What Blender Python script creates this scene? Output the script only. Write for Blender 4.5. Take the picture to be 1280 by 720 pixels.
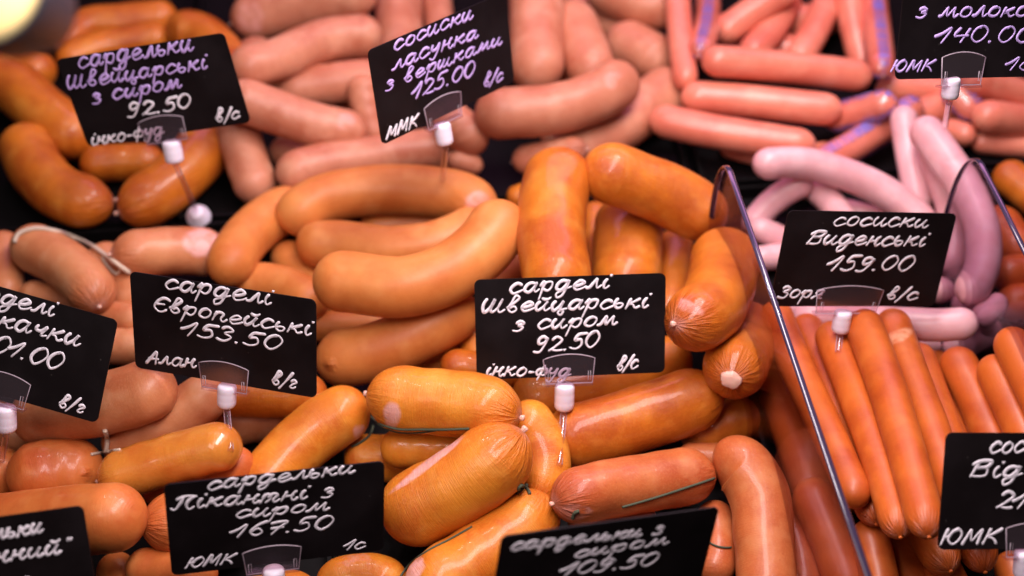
import bpy, math, random
import numpy as np

# ------------------------------------------------------------------ scene, camera, light
for o in list(bpy.data.objects): bpy.data.objects.remove(o)
SC = bpy.context.scene
PITCH = math.radians(46.0); DIST = 0.97; FPX = 1280 / (2 * math.tan(math.radians(20)))
cam_d = bpy.data.cameras.new('camera'); cam = bpy.data.objects.new('camera', cam_d)
SC.collection.objects.link(cam); SC.camera = cam
CAM = np.array([0, -DIST * math.cos(PITCH), DIST * math.sin(PITCH)])
cam.location = CAM; cam.rotation_euler = (math.pi / 2 - PITCH, 0, 0)
cam_d.sensor_width = 36; cam_d.lens = 36 * FPX / 1280
cam_d.clip_start = 0.02; cam_d.clip_end = 20
cam_d.dof.use_dof = True; cam_d.dof.focus_distance = 0.775; cam_d.dof.aperture_fstop = 4.0

W = bpy.data.worlds.new("World"); SC.world = W; W.use_nodes = True
W.node_tree.nodes['Background'].inputs[0].default_value = (0.9, 0.75, 0.8, 1)
W.node_tree.nodes['Background'].inputs[1].default_value = 0.035
def area(name, loc, target, sx, sy, power, color):
    l = bpy.data.lights.new(name, 'AREA'); l.shape = 'RECTANGLE'; l.size = sx; l.size_y = sy
    l.energy = power; l.color = color
    o = bpy.data.objects.new(name, l); SC.collection.objects.link(o)
    d = np.array(target, float) - np.array(loc, float)
    from mathutils import Vector
    o.location = loc; o.rotation_euler = Vector(d).to_track_quat('-Z', 'Y').to_euler()
    return o
area('counter_strip_light', (0.08, -0.10, 0.62), (0.02, -0.07, 0), 0.75, 0.16, 7.0, (1.0, 0.85, 0.87))
area('pink_strip_light', (0.14, 0.52, 0.55), (0.08, 0.2, 0), 1.1, 0.14, 2.2, (1.0, 0.36, 0.80))
area('shop_ceiling_light', (-0.45, -0.75, 0.95), (0, 0, 0), 0.5, 0.3, 2.0, (1.0, 0.80, 0.74))
for k in range(6):      # the small bright diodes of the counter lamp
    area('counter_diode', (-.40 + k * .17, .16, .70), (-.2 + k * .09, -.05, 0), 0.014, .014, .24, (1.0, .92, .95))
SC.view_settings.view_transform = 'Standard'; SC.view_settings.look = 'None'
SC.view_settings.exposure = 0.0; SC.view_settings.gamma = 1.0
SC.render.engine = 'CYCLES'

# ------------------------------------------------------------------ camera geometry helpers (pixels of a 1280x720 view -> points on real planes)
SP, CP = math.sin(PITCH), math.cos(PITCH)
RIGHT = np.array([1., 0, 0]); UP = np.array([0, SP, CP]); FWD = np.array([0, CP, -SP])
def ray(p):
    p = np.atleast_2d(np.asarray(p, float))
    return ((p[:, :1] - 640) / FPX) * RIGHT + ((360 - p[:, 1:2]) / FPX) * UP + FWD
def on_z(p, z):
    r = ray(p); t = (np.asarray(z) - CAM[2]) / r[:, 2]
    return CAM + r * t[:, None], t            # t = depth along the view
def at_depth(p, d): return CAM + ray(p) * np.atleast_1d(d)[:, None]
def to_px(X):
    X = np.atleast_2d(X) - CAM; d = X @ FWD
    return np.stack([640 + FPX * (X @ RIGHT) / d, 360 - FPX * (X @ UP) / d], 1)
YAW = math.radians(5.7)                       # the case stands turned by this much
AX = np.array([math.cos(YAW), math.sin(YAW), 0]); AY = np.array([-math.sin(YAW), math.cos(YAW), 0])

def link(name, verts, faces, mat, parent=None, smooth=True, uv=None):
    me = bpy.data.meshes.new(name)
    verts = np.asarray(verts, float)
    c = np.zeros(3)
    if parent is None:
        c = verts.mean(0); c[2] = verts[:, 2].min()
    me.from_pydata((verts - c).tolist(), [], faces)
    if smooth: me.polygons.foreach_set('use_smooth', [True] * len(me.polygons))
    me.update()
    o = bpy.data.objects.new(name, me); SC.collection.objects.link(o)
    o.location = c
    if mat: me.materials.append(mat)
    if parent is not None:
        o.parent = parent
        o.matrix_parent_inverse = parent_matrix(parent).inverted()
    return o
from mathutils import Matrix, Vector, Euler
def parent_matrix(o):
    m = Matrix.LocRotScale(o.location, o.rotation_euler, o.scale)
    if o.parent is not None: m = parent_matrix(o.parent) @ o.matrix_parent_inverse @ m
    return m
def empty(name, loc):
    o = bpy.data.objects.new(name, None); SC.collection.objects.link(o)
    o.location = loc; o.empty_display_size = 0.02; return o
def tag(o, label=None, cat=None, group=None, kind=None):
    if label: o['label'] = label
    if cat: o['category'] = cat
    if group: o['group'] = group
    if kind: o['kind'] = kind
    return o
def catmull(P, n):
    P = np.asarray(P, float)
    if len(P) == 2:
        t = np.linspace(0, 1, n)[:, None]; return P[0] * (1 - t) + P[1] * t
    Q = np.vstack([2 * P[0] - P[1], P, 2 * P[-1] - P[-2]])
    d = np.linalg.norm(np.diff(P[:, :2], axis=0), axis=1) + 1e-9
    T = np.concatenate([[0], np.cumsum(d)]); T /= T[-1]
    # cubic Hermite with finite-difference tangents on chord length
    m = np.zeros_like(P)
    m[1:-1] = ((P[2:] - P[1:-1]) / (T[2:] - T[1:-1])[:, None] * (T[1:-1] - T[:-2])[:, None] +
               (P[1:-1] - P[:-2]) / (T[1:-1] - T[:-2])[:, None] * (T[2:] - T[1:-1])[:, None]) / (T[2:] - T[:-2])[:, None]
    m[0] = 2 * (P[1] - P[0]) / (T[1] - T[0]) - m[1]; m[-1] = 2 * (P[-1] - P[-2]) / (T[-1] - T[-2]) - m[-2]
    s = np.linspace(0, 1, n); k = np.clip(np.searchsorted(T, s, side='right') - 1, 0, len(P) - 2)
    h = T[k + 1] - T[k]; u = (s - T[k]) / h; u = u[:, None]; h = h[:, None]
    return (2*u**3 - 3*u**2 + 1) * P[k] + (u**3 - 2*u**2 + u) * h * m[k] + (-2*u**3 + 3*u**2) * P[k+1] + (u**3 - u**2) * h * m[k+1]
def frames(P):
    T = np.gradient(P, axis=0); T /= np.linalg.norm(T, axis=1)[:, None] + 1e-12
    n = np.cross(T[0], [0, 0, 1.]);
    if np.linalg.norm(n) < .1: n = np.cross(T[0], [1., 0, 0])
    n /= np.linalg.norm(n); N = [n]
    for i in range(1, len(P)):
        v = N[-1] - T[i] * (N[-1] @ T[i]); N.append(v / np.linalg.norm(v))
    N = np.array(N); return T, N, np.cross(T, N)
def grid_faces(nr, na, off=0, close=True):
    f = []
    for i in range(nr - 1):
        for j in range(na):
            a = off + i * na + j; b = off + i * na + (j + 1) % na
            f.append((a, b, b + na, a + na))
    if close:
        f.append(tuple(off + j for j in range(na))[::-1])
        f.append(tuple(off + (nr - 1) * na + j for j in range(na)))
    return f
def tube(P, r, na=8, rx=None):
    """round (or elliptic) tube through points"""
    P = np.asarray(P, float); T, N, B = frames(P)
    r = np.broadcast_to(np.asarray(r, float), (len(P),))
    a = np.linspace(0, 2 * np.pi, na, endpoint=False)
    V = P[:, None] + r[:, None, None] * (np.cos(a)[None, :, None] * N[:, None] + np.sin(a)[None, :, None] * B[:, None])
    return V.reshape(-1, 3), grid_faces(len(P), na)
def merge(parts):
    V = []; Fc = []; k = 0
    for v, f in parts:
        V.append(v); Fc += [tuple(i + k for i in q) for q in f]; k += len(v)
    return np.vstack(V), Fc

# ------------------------------------------------------------------ materials
def newmat(name):
    m = bpy.data.materials.new(name); m.use_nodes = True
    nt = m.node_tree; b = nt.nodes['Principled BSDF']; return m, nt, b
def N(nt, t, **k):
    n = nt.nodes.new(t)
    for a, v in k.items(): setattr(n, a, v)
    return n
def mixc(nt, fac, a, b, mode='MIX'):
    n = N(nt, 'ShaderNodeMix', data_type='RGBA', blend_type=mode)
    for s, v in ((0, fac), (6, a), (7, b)):
        if isinstance(v, (int, float)): n.inputs[s].default_value = v
        elif isinstance(v, tuple): n.inputs[s].default_value = (*v, 1)
        else: nt.links.new(v, n.inputs[s])
    return n.outputs[2]
def ramp(nt, x, a, b, va=0., vb=1.):
    n = N(nt, 'ShaderNodeMapRange'); n.inputs[1].default_value = a; n.inputs[2].default_value = b
    n.inputs[3].default_value = va; n.inputs[4].default_value = vb; nt.links.new(x, n.inputs[0]); return n.outputs[0]
def noise(nt, vec, scale, detail=3, rough=.55):
    n = N(nt, 'ShaderNodeTexNoise'); n.inputs['Scale'].default_value = scale
    n.inputs['Detail'].default_value = detail; n.inputs['Roughness'].default_value = rough
    nt.links.new(vec, n.inputs['Vector']); return n.outputs['Fac']
def skin(name, base, dark, pale, patch=(.80, .42, .38), rough=.42, coat=.25, coatr=.2, sss=.18, speck=.5, bump=.25):
    m, nt, b = newmat(name); L = nt.links.new
    tc = N(nt, 'ShaderNodeTexCoord'); oi = N(nt, 'ShaderNodeObjectInfo')
    add = N(nt, 'ShaderNodeVectorMath', operation='MULTIPLY_ADD')
    cmb = N(nt, 'ShaderNodeCombineXYZ')
    for i in range(3): L(oi.outputs['Random'], cmb.inputs[i])
    L(cmb.outputs[0], add.inputs[0]); add.inputs[1].default_value = (7, 13, 5); L(tc.outputs['Object'], add.inputs[2])
    V = add.outputs[0]
    c = mixc(nt, ramp(nt, noise(nt, V, 30, 4), .38, .66), base, dark)
    c = mixc(nt, ramp(nt, noise(nt, V, 55, 2), .52, .75, 0, .55), c, pale)
    c = mixc(nt, ramp(nt, oi.outputs['Random'], 0, 1, 0, .28), c, dark)
    # fine meat grain and small dark flecks
    g = noise(nt, V, 900, 2)
    c = mixc(nt, ramp(nt, g, .45, .75, 0, .30 * speck), c, pale)
    fl = N(nt, 'ShaderNodeTexVoronoi'); fl.inputs['Scale'].default_value = 170; L(V, fl.inputs['Vector'])
    c = mixc(nt, ramp(nt, fl.outputs['Distance'], .05, .16, .55 * speck, 0), c, dark)
    at = N(nt, 'ShaderNodeAttribute', attribute_name='patch')
    pm = N(nt, 'ShaderNodeMath', operation='MULTIPLY_ADD'); L(ramp(nt, noise(nt, V, 130, 4), .3, .7, -.35, .35), pm.inputs[0]); pm.inputs[1].default_value = 1.0; L(at.outputs['Fac'], pm.inputs[2])
    pm2 = N(nt, 'ShaderNodeMath', operation='MULTIPLY'); L(at.outputs['Fac'], pm2.inputs[0]); L(pm.outputs[0], pm2.inputs[1]); pm2.use_clamp = True
    c = mixc(nt, ramp(nt, pm2.outputs[0], .15, .7, 0, .85), c, patch)
    ta = N(nt, 'ShaderNodeAttribute', attribute_name='tip')
    c = mixc(nt, ramp(nt, ta.outputs['Fac'], 0, 1, 0, .6), c, dark)
    L(c, b.inputs['Base Color'])
    b.inputs['Subsurface Weight'].default_value = sss
    b.inputs['Subsurface Radius'].default_value = (1, .35, .15); b.inputs['Subsurface Scale'].default_value = .005
    rr = noise(nt, V, 60, 3)
    L(ramp(nt, rr, .3, .7, rough - .08, rough + .1), b.inputs['Roughness'])
    b.inputs['Coat Weight'].default_value = coat; b.inputs['Coat Roughness'].default_value = coatr
    b.inputs['Specular IOR Level'].default_value = .4
    # wrinkles run along the length near the tips, pores everywhere
    uvn = N(nt, 'ShaderNodeUVMap', uv_map='uv'); mp = N(nt, 'ShaderNodeMapping')
    mp.inputs['Scale'].default_value = (26, 3, 1); L(uvn.outputs[0], mp.inputs[0])
    wr = noise(nt, mp.outputs[0], 1.6, 3)
    mp2 = N(nt, 'ShaderNodeMapping'); mp2.inputs['Scale'].default_value = (3, 60, 1); L(uvn.outputs[0], mp2.inputs[0])
    wr2 = noise(nt, mp2.outputs[0], 1.8, 4)
    fine = noise(nt, V, 420, 3)
    mu = N(nt, 'ShaderNodeMath', operation='MULTIPLY'); L(wr, mu.inputs[0]); L(ta.outputs['Fac'], mu.inputs[1])
    b1 = N(nt, 'ShaderNodeBump'); b1.inputs['Strength'].default_value = .8; b1.inputs['Distance'].default_value = .0032; L(mu.outputs[0], b1.inputs['Height'])
    b2 = N(nt, 'ShaderNodeBump'); b2.inputs['Strength'].default_value = bump; b2.inputs['Distance'].default_value = .0005; L(fine, b2.inputs['Height']); L(b1.outputs[0], b2.inputs['Normal'])
    b3 = N(nt, 'ShaderNodeBump'); b3.inputs['Strength'].default_value = bump; b3.inputs['Distance'].default_value = .0012; L(wr2, b3.inputs['Height']); L(b2.outputs[0], b3.inputs['Normal'])
    L(b3.outputs[0], b.inputs['Normal'])
    return m
MAT = {
 'sw': skin('smoked_orange_casing', (0.670,0.195,0.016), (0.400,0.070,0.005), (0.800,0.320,0.049), rough=.40, coat=.32, coatr=.13, bump=.42),
 'pi': skin('golden_smoked_casing', (0.760,0.270,0.023), (0.550,0.120,0.008), (0.850,0.420,0.074), rough=.42, coat=.28, coatr=.14, bump=.45),
 'eu': skin('smooth_tan_casing', (0.680,0.245,0.061), (0.520,0.140,0.025), (0.730,0.320,0.098), rough=.5, coat=.10, coatr=.3, bump=.12, speck=.3),
 'pk': skin('pale_pink_casing', (0.600,0.245,0.143), (0.440,0.130,0.066), (0.700,0.360,0.230), rough=.5, coat=.15, coatr=.3, bump=.12, speck=.3),
 'ml': skin('milk_sausage_skin', (.78,.25,.16), (.62,.145,.09), (.84,.36,.24), rough=.38, coat=.3, coatr=.25, bump=.06, speck=.2),
 'vi': skin('lilac_pink_skin', (.78,.44,.46), (.64,.30,.32), (.84,.56,.58), rough=.42, coat=.25, coatr=.25, bump=.08, speck=.2),
 'fr': skin('frankfurter_skin', (0.580,0.130,0.018), (0.400,0.062,0.007), (0.660,0.180,0.031), patch=(0.750,0.350,0.205), rough=.45, coat=.2, coatr=.25, bump=.1, speck=.3),
 'ka': skin('blotchy_pink_brown_casing', (0.620,0.250,0.107), (0.470,0.130,0.045), (0.720,0.370,0.197), rough=.45, coat=.2, coatr=.25, speck=.6),
 'fl': skin('tan_orange_casing', (0.660,0.195,0.045), (0.480,0.090,0.016), (0.740,0.300,0.090), rough=.45, coat=.25, coatr=.16, speck=.4),
 'wet': skin('wet_golden_casing', (0.700,0.270,0.041), (0.520,0.130,0.015), (0.750,0.340,0.074), rough=.3, coat=1, coatr=.05, bump=.2, speck=.4),
 'rd': skin('reddish_casing', (0.580,0.160,0.045), (0.420,0.075,0.018), (0.680,0.280,0.107), rough=.45, coat=.25, coatr=.16, speck=.8),
}
def simple(name, col, rough=.5, **k):
    m, nt, b = newmat(name); b.inputs['Base Color'].default_value = (*col, 1); b.inputs['Roughness'].default_value = rough
    for a, v in k.items(): b.inputs[a.replace('_', ' ')].default_value = v
    return m
def cardmat():
    m, nt, b = newmat('black_chalk_card'); L = nt.links.new
    tc = N(nt, 'ShaderNodeTexCoord')
    n1 = noise(nt, tc.outputs['Object'], 30, 4); n2 = noise(nt, tc.outputs['Object'], 2500, 1)
    c = mixc(nt, ramp(nt, n1, .4, .75, 0, .7), (.0065,.0045,.005), (.014,.010,.0115))
    v = N(nt, 'ShaderNodeTexVoronoi'); v.inputs['Scale'].default_value = 90; L(tc.outputs['Object'], v.inputs['Vector'])
    c = mixc(nt, ramp(nt, v.outputs['Distance'], .03, .05, .22, 0), c, (.16,.14,.13))
    L(c, b.inputs['Base Color']); L(ramp(nt, n1, .3, .7, .38, .55), b.inputs['Roughness'])
    b.inputs['Specular IOR Level'].default_value = .16
    bp = N(nt, 'ShaderNodeBump'); bp.inputs['Strength'].default_value = .1; bp.inputs['Distance'].default_value = .0003
    L(n2, bp.inputs['Height']); L(bp.outputs[0], b.inputs['Normal']); return m
M_CARD = cardmat()
def inkmat(name, col):
    m, nt, b = newmat(name); L = nt.links.new; tc = N(nt, 'ShaderNodeTexCoord')
    n = noise(nt, tc.outputs['Object'], 400, 3)
    L(mixc(nt, ramp(nt, n, .35, .7), col, tuple(c * .75 for c in col)), b.inputs['Base Color'])
    b.inputs['Roughness'].default_value = .6; return m
M_INK = inkmat('white_marker', (.95, .90, .97)); M_INK_TINTED = inkmat('lamp_tinted_white_marker', (.62, .44, .90))  # second ink: the pink lamp's lilac tint put into the white
M_CAP = simple('white_plastic', (.80, .70, .80), .35, Subsurface_Weight=.1)
def clearmat(name, col, rough, alpha_mix, ior=1.45):
    m, nt, b = newmat(name); L = nt.links.new
    g = N(nt, 'ShaderNodeBsdfTransparent'); g.inputs[0].default_value = (*col, 1)
    gl = N(nt, 'ShaderNodeBsdfGlossy'); gl.inputs['Roughness'].default_value = rough; gl.inputs[0].default_value = (1, .95, 1, 1)
    fr = N(nt, 'ShaderNodeFresnel'); fr.inputs['IOR'].default_value = ior
    geo = N(nt, 'ShaderNodeNewGeometry'); inv = N(nt, 'ShaderNodeMath', operation='SUBTRACT'); inv.inputs[0].default_value = 1; L(geo.outputs['Backfacing'], inv.inputs[1])
    ml_ = N(nt, 'ShaderNodeMath', operation='MULTIPLY')
    mx = N(nt, 'ShaderNodeMixShader')
    ad = N(nt, 'ShaderNodeMath', operation='ADD'); L(fr.outputs[0], ad.inputs[0]); ad.inputs[1].default_value = alpha_mix
    L(ad.outputs[0], ml_.inputs[0]); L(inv.outputs[0], ml_.inputs[1]); L(ml_.outputs[0], mx.inputs[0]); L(g.outputs[0], mx.inputs[1]); L(gl.outputs[0], mx.inputs[2])
    L(mx.outputs[0], nt.nodes['Material Output'].inputs[0]); return m
M_CLEAR = clearmat('clear_acrylic', (.84, .77, .83), .09, .03, 1.34)
M_CLIP = clearmat('clear_clip_plastic', (.90, .84, .88), .15, .07)
_nt = M_CLIP.node_tree; _d = _nt.nodes.new('ShaderNodeBsdfDiffuse'); _d.inputs[0].default_value = (.75, .62, .68, 1)
_m = _nt.nodes.new('ShaderNodeMixShader'); _m.inputs[0].default_value = .02; _out = _nt.nodes['Material Output']
_nt.links.new(_out.inputs[0].links[0].from_socket, _m.inputs[1]); _nt.links.new(_d.outputs[0], _m.inputs[2]); _nt.links.new(_m.outputs[0], _out.inputs[0])
M_EDGE = simple('polished_acrylic_edge', (.05, .035, .075), .10, Coat_Weight=1.0)
M_EDGE2 = simple('clip_edge_plastic', (.66, .56, .63), .2, Alpha=.5)
def thread_mat(name, a, b_):
    m, nt, b = newmat(name); L = nt.links.new; tc = N(nt, 'ShaderNodeTexCoord')
    L(mixc(nt, noise(nt, tc.outputs['Object'], 900, 2), a, b_), b.inputs['Base Color']); b.inputs['Roughness'].default_value = .8; return m
M_GREEN = thread_mat('green_thread', (.035,.050,.028), (.09,.10,.06)); M_STRING = thread_mat('cream_string', (.72,.60,.48), (.5,.38,.28))
M_FAT = simple('pale_casing_end', (.72, .42, .33), .35, Subsurface_Weight=.3, Subsurface_Scale=.004)
def floormat():
    m, nt, b = newmat('black_tray_plastic'); L = nt.links.new; tc = N(nt, 'ShaderNodeTexCoord')
    n = noise(nt, tc.outputs['Object'], 12, 5)
    L(mixc(nt, n, (.002,.0016,.0018), (.005,.004,.0045)), b.inputs['Base Color']); L(ramp(nt, n, .3, .7, .45, .65), b.inputs['Roughness'])
    b.inputs['Specular IOR Level'].default_value = .10
    return m
M_FLOOR = floormat()
def filmmat():
    m, nt, b = newmat('printed_plastic_casing'); L = nt.links.new; tc = N(nt, 'ShaderNodeTexCoord')
    uvn = N(nt, 'ShaderNodeUVMap', uv_map='uv')
    tr = N(nt, 'ShaderNodeBsdfTransparent'); tr.inputs[0].default_value = (.97, .93, .95, 1)
    gl = N(nt, 'ShaderNodeBsdfGlossy'); gl.inputs['Roughness'].default_value = .14
    fr = N(nt, 'ShaderNodeFresnel'); fr.inputs[0].default_value = 1.45
    ad = N(nt, 'ShaderNodeMath', operation='ADD'); L(fr.outputs[0], ad.inputs[0]); ad.inputs[1].default_value = .06
    geo = N(nt, 'ShaderNodeNewGeometry'); inv = N(nt, 'ShaderNodeMath', operation='SUBTRACT'); inv.inputs[0].default_value = 1; L(geo.outputs['Backfacing'], inv.inputs[1])
    m3 = N(nt, 'ShaderNodeMath', operation='MULTIPLY'); L(ad.outputs[0], m3.inputs[0]); L(inv.outputs[0], m3.inputs[1])
    mx = N(nt, 'ShaderNodeMixShader'); L(m3.outputs[0], mx.inputs[0]); L(tr.outputs[0], mx.inputs[1]); L(gl.outputs[0], mx.inputs[2])
    mp = N(nt, 'ShaderNodeMapping'); mp.inputs['Scale'].default_value = (1, 26, 1); L(uvn.outputs[0], mp.inputs[0])
    sx = N(nt, 'ShaderNodeSeparateXYZ'); L(uvn.outputs[0], sx.inputs[0])
    nz = noise(nt, mp.outputs[0], 2.2, 3)
    w = N(nt, 'ShaderNodeMath', operation='SINE'); k = N(nt, 'ShaderNodeMath', operation='MULTIPLY'); L(sx.outputs[0], k.inputs[0]); k.inputs[1].default_value = 2 * math.pi * 3
    L(k.outputs[0], w.inputs[0])
    s1 = ramp(nt, w.outputs[0], .35, .55); s2 = ramp(nt, nz, .49, .53)
    mm = N(nt, 'ShaderNodeMath', operation='MULTIPLY'); L(s1, mm.inputs[0]); L(s2, mm.inputs[1])
    b.inputs['Base Color'].default_value = (.20, .15, .50, 1); b.inputs['Roughness'].default_value = .3
    mx2 = N(nt, 'ShaderNodeMixShader'); L(mm.outputs[0], mx2.inputs[0]); L(mx.outputs[0], mx2.inputs[1]); L(b.outputs[0], mx2.inputs[2])
    bp = N(nt, 'ShaderNodeBump'); bp.inputs['Distance'].default_value = .001; bp.inputs['Strength'].default_value = .7
    L(noise(nt, tc.outputs['Object'], 140, 3), bp.inputs['Height']); L(bp.outputs[0], gl.inputs['Normal'])
    L(mx2.outputs[0], nt.nodes['Material Output'].inputs[0]); return m
M_FILM = filmmat()

# ------------------------------------------------------------------ the setting
def box_on(p0, u, v, w, name=None, mat=None, parent=None, bevel=0):
    """box from corner p0 spanned by three vectors"""
    p0 = np.array(p0, float); c = [p0 + a * np.array(u) + b_ * np.array(v) + c_ * np.array(w) for c_ in (0, 1) for b_ in (0, 1) for a in (0, 1)]
    f = [(0,2,3,1), (4,5,7,6), (0,1,5,4), (2,6,7,3), (0,4,6,2), (1,3,7,5)]
    return np.array(c), f
v, f = box_on(-2*AX - 2*AY - np.array([0,0,.02]), 4*AX, 4*AY, (0,0,.02))
o = link('display_case_floor', v, f, M_FLOOR, smooth=False); tag(o, 'matt black base of the chilled display case', None, kind='structure')
# ------------------------------------------------------------------ black trays with low rims, one per heap
def pan(x0, x1, y0, y1, label):
    r = []
    t = .0025; h = .013
    P = lambda x, y, z=.004: x * AX + y * AY + np.array([0, 0, z])
    r.append(box_on(P(x0 + t, y0 + t, .001), (x1 - x0 - 2*t) * AX, (y1 - y0 - 2*t) * AY, (0, 0, .003)))
    v, f = r[0]
    root = empty('food_tray', P((x0 + x1) / 2, (y0 + y1) / 2, 0)); tag(root, label, 'tray', 'black food trays in the display case')
    link('tray_bottom', v, f, M_FLOOR, root, False)
    for a, u, w in ((P(x0, y0, .001), (x1 - x0) * AX, t * AY), (P(x0, y1 - t, .001), (x1 - x0) * AX, t * AY),
                    (P(x0, y0 + t, .001), t * AX, (y1 - y0 - 2*t) * AY), (P(x1 - t, y0 + t, .001), t * AX, (y1 - y0 - 2*t) * AY)):
        v, f = box_on(a, u, w, (0, 0, h)); link('rim', v, f, M_FLOOR, root, False)
def loc2(p, z=0):
    X, _ = on_z([p], z); X = X[0]; return X @ AX, X @ AY
_, yb = loc2((133, 302)); xd, _ = loc2((893, 330)); xr, _ = loc2((1195, 290))
pan(-.62, -.235, yb + .004, yb + .42, 'black tray under the sausages at the back left')
pan(-.230, xd - .004, yb + .004, yb + .42, 'black tray under the pink sausages in the back row')
pan(xd + .004, xr + .12, yb + .004, yb + .42, 'black tray under the sausages in printed plastic at the back')
pan(-.62, -.125, yb - .62, yb - .002, 'black tray under the sausages at the front left')
pan(-.120, xd - .004, yb - .62, yb - .002, 'black tray under the centre sausages in front of the back row')
pan(xd + .008, xr - .004, yb - .62, yb - .002, 'black tray right of the long clear divider')
pan(xr + .008, xr + .3, yb - .62, yb - .002, 'black tray behind the short clear divider at the right edge')

# ------------------------------------------------------------------ acrylic dividers
def divider(back_px, front_px, z, label, drop=.135, ext=.0):
    A = on_z([back_px], z)[0][0]; B = on_z([front_px], z)[0][0]
    d = B - A; Ln = np.linalg.norm(d) + ext; d = d / np.linalg.norm(d); nrm = np.cross(d, [0, 0, 1.])
    t = .0035; R = .045
    # outline in (s along front, height): rounded back top corner
    out = [(-.012, z - drop)]
    for k in range(0, 15):
        a = math.pi - k / 14 * math.pi / 2 * 1.0
        out.append((R * .55 - .012 + R * .55 * math.cos(a), z - R + R * math.sin(a)))
    out += [(Ln, z), (Ln, z - drop)]
    out = np.array(out); n = len(out)
    P = lambda s, h, q: np.array([A[0], A[1], 0]) + d * s + np.array([0, 0, h]) + nrm * q
    root = empty('clear_divider', P(Ln / 2, z - drop, 0)); tag(root, label, 'divider panel', 'clear dividers between the sausages')
    v = [P(s, h, q) for q in (-t/2, t/2) for s, h in out]
    f = [tuple(range(n))[::-1], tuple(range(n, 2*n))]
    link('sheet', np.array(v), f, M_CLEAR, root, False)
    e = []
    for q in (0,):
        pts = np.array([P(s, h, 0) for s, h in out[:-1]])
        hw = t/2; vv = []; ff = []
        nn = []
        for i in range(len(pts)):
            a = pts[max(i-1, 0)]; b_ = pts[min(i+1, len(pts)-1)]; tt = (b_-a)/np.linalg.norm(b_-a); up = np.cross(nrm, tt); nn.append(up)
            for s_, u_ in ((-1, 0), (-.7, .45), (.7, .45), (1, 0), (.7, -.3), (-.7, -.3)):
                vv.append(pts[i] + nrm * hw * s_ * 1.08 + up * hw * u_ * 1.1)
        link('polished_edge', np.array(vv), grid_faces(len(pts), 6), M_EDGE, root, True)
    return A, d, nrm
divider((907, 199), (1087, 725), .135, 'long clear acrylic divider running down beside the orange frankfurters', ext=.12)
divider((1219, 190), (1300, 352), .135, 'short clear acrylic divider at the right edge beside the lilac sausages', ext=.30)

# ------------------------------------------------------------------ sausages
# every row: kind, width in view pixels, ends (r round, p pinched), centre line in view pixels, label, options
exec_rows = []
def S(kind, w, ends, pts, label, **k): exec_rows.append(dict(kind=kind, w=w * {'fr': 1.09, 'sw': 1.03, 'pk': 1.04, 'eu': 1.02}.get(kind, 1.0), ends=ends, pts=pts, label=label, **k))
GROUPS = {'sw': 'smoked orange cheese sausages', 'pi': 'golden sausages tied with green thread', 'eu': 'smooth tan sausages', 'pk': 'plump pale pink sausages',
 'ml': 'thin sausages in printed plastic', 'vi': 'thin lilac pink sausages', 'fr': 'long orange frankfurters', 'ka': 'pinkish brown tied sausages', 'fl': 'tan orange sausages at the front left',
 'wet': 'tan orange sausages at the front left', 'rd': 'reddish sausages at the front'}
#ROWS
# ---- A: back left heap
S('sw',50,'rr',[(-30,75),(20,80),(66,98)],'dark orange sausage at the far left behind the back left heap')
S('sw',44,'pr',[(72,62),(105,34),(155,27),(222,20)],'brownish orange sausage along the very back of the left heap')
S('sw',40,'rr',[(72,78),(140,56),(215,48)],'orange sausage just above the left 92.50 price card, under the rearmost one')
S('sw',54,'rr',[(208,42),(250,44),(282,75),(292,122)],'orange sausage curving behind the top right corner of the left 92.50 card')
S('sw',66,'rr',[(-30,80),(20,110),(60,145),(112,186)],'orange sausage slanting down left of the 92.50 card in the back left heap')
S('sw',46,'rr',[(100,210),(150,203),(205,205)],'small orange piece peeking out below the left 92.50 card')
S('sw',66,'rp',[(30,160),(42,205),(80,243),(143,250)],'glossy orange sausage bent like an elbow at the left front of the back left heap',slope=0)
S('sw',68,'pr',[(147,266),(195,243),(252,190),(288,120)],'glossy orange sausage crossed by the clear rod of the left 92.50 card')
# ---- B: pink heap
S('pk',56,'rr',[(420,-20),(440,60),(450,140)],'pink sausage in shade between the stacked pink ones and the 125.00 card',low=1)
S('pk',56,'rr',[(300,60),(360,100),(420,130)],'pink sausage under the stack right of the left 92.50 card',low=1)
S('pk',56,'rr',[(640,60),(700,90),(760,110)],'pink sausage under the upright pink ones right of the 125.00 card',low=1)
S('pk',40,'rr',[(690,-5),(740,18),(790,48)],'dim purplish sausage low at the back of the pink heap')
S('pk',56,'rr',[(500,-30),(500,40),(508,95)],'upright pink sausage behind the tilted 125.00 card')
S('pk',36,'rr',[(545,-30),(548,20),(556,60)],'narrow dusky pink sausage between the 125.00 card and the upright pink one')
S('pk',50,'rr',[(345,112),(400,106),(480,98)],'pink sausage wedged behind the left edge of the 125.00 card')
S('pk',40,'rr',[(452,92),(460,140),(476,185)],'brownish pink sausage end beside the left edge of the 125.00 card')
S('pk',40,'rr',[(342,180),(370,198),(430,215)],'small pink end between the drooping and the lying pink sausages')
S('pk',52,'rr',[(292,135),(308,200),(328,252)],'pink sausage drooping over the black gap right of the left 92.50 card')
S('pk',56,'rr',[(740,-25),(790,2),(850,8)],'rosy sausage at the top edge behind the brown pink stub')
S('pk',60,'rr',[(760,44),(800,64),(842,86)],'brownish pink stub in the shade between pink heap and plastic wrapped sausages')
S('pk',58,'pr',[(289,30),(340,15),(400,2),(470,-16)],'pink sausage with a pale pinched end at the top left of the pink heap',patch=[(312,25,20,30,.6)])
S('pk',52,'rr',[(286,86),(340,76),(400,52),(478,46)],'second pink sausage from the top, left of the 125.00 card')
S('pk',54,'rr',[(280,116),(340,138),(400,158),(458,168)],'pink sausage slanting from the left 92.50 card down to the 125.00 card',patch=[(432,152,14,14,.6)])  # pale patch near the right end paints in a highlight
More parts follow.
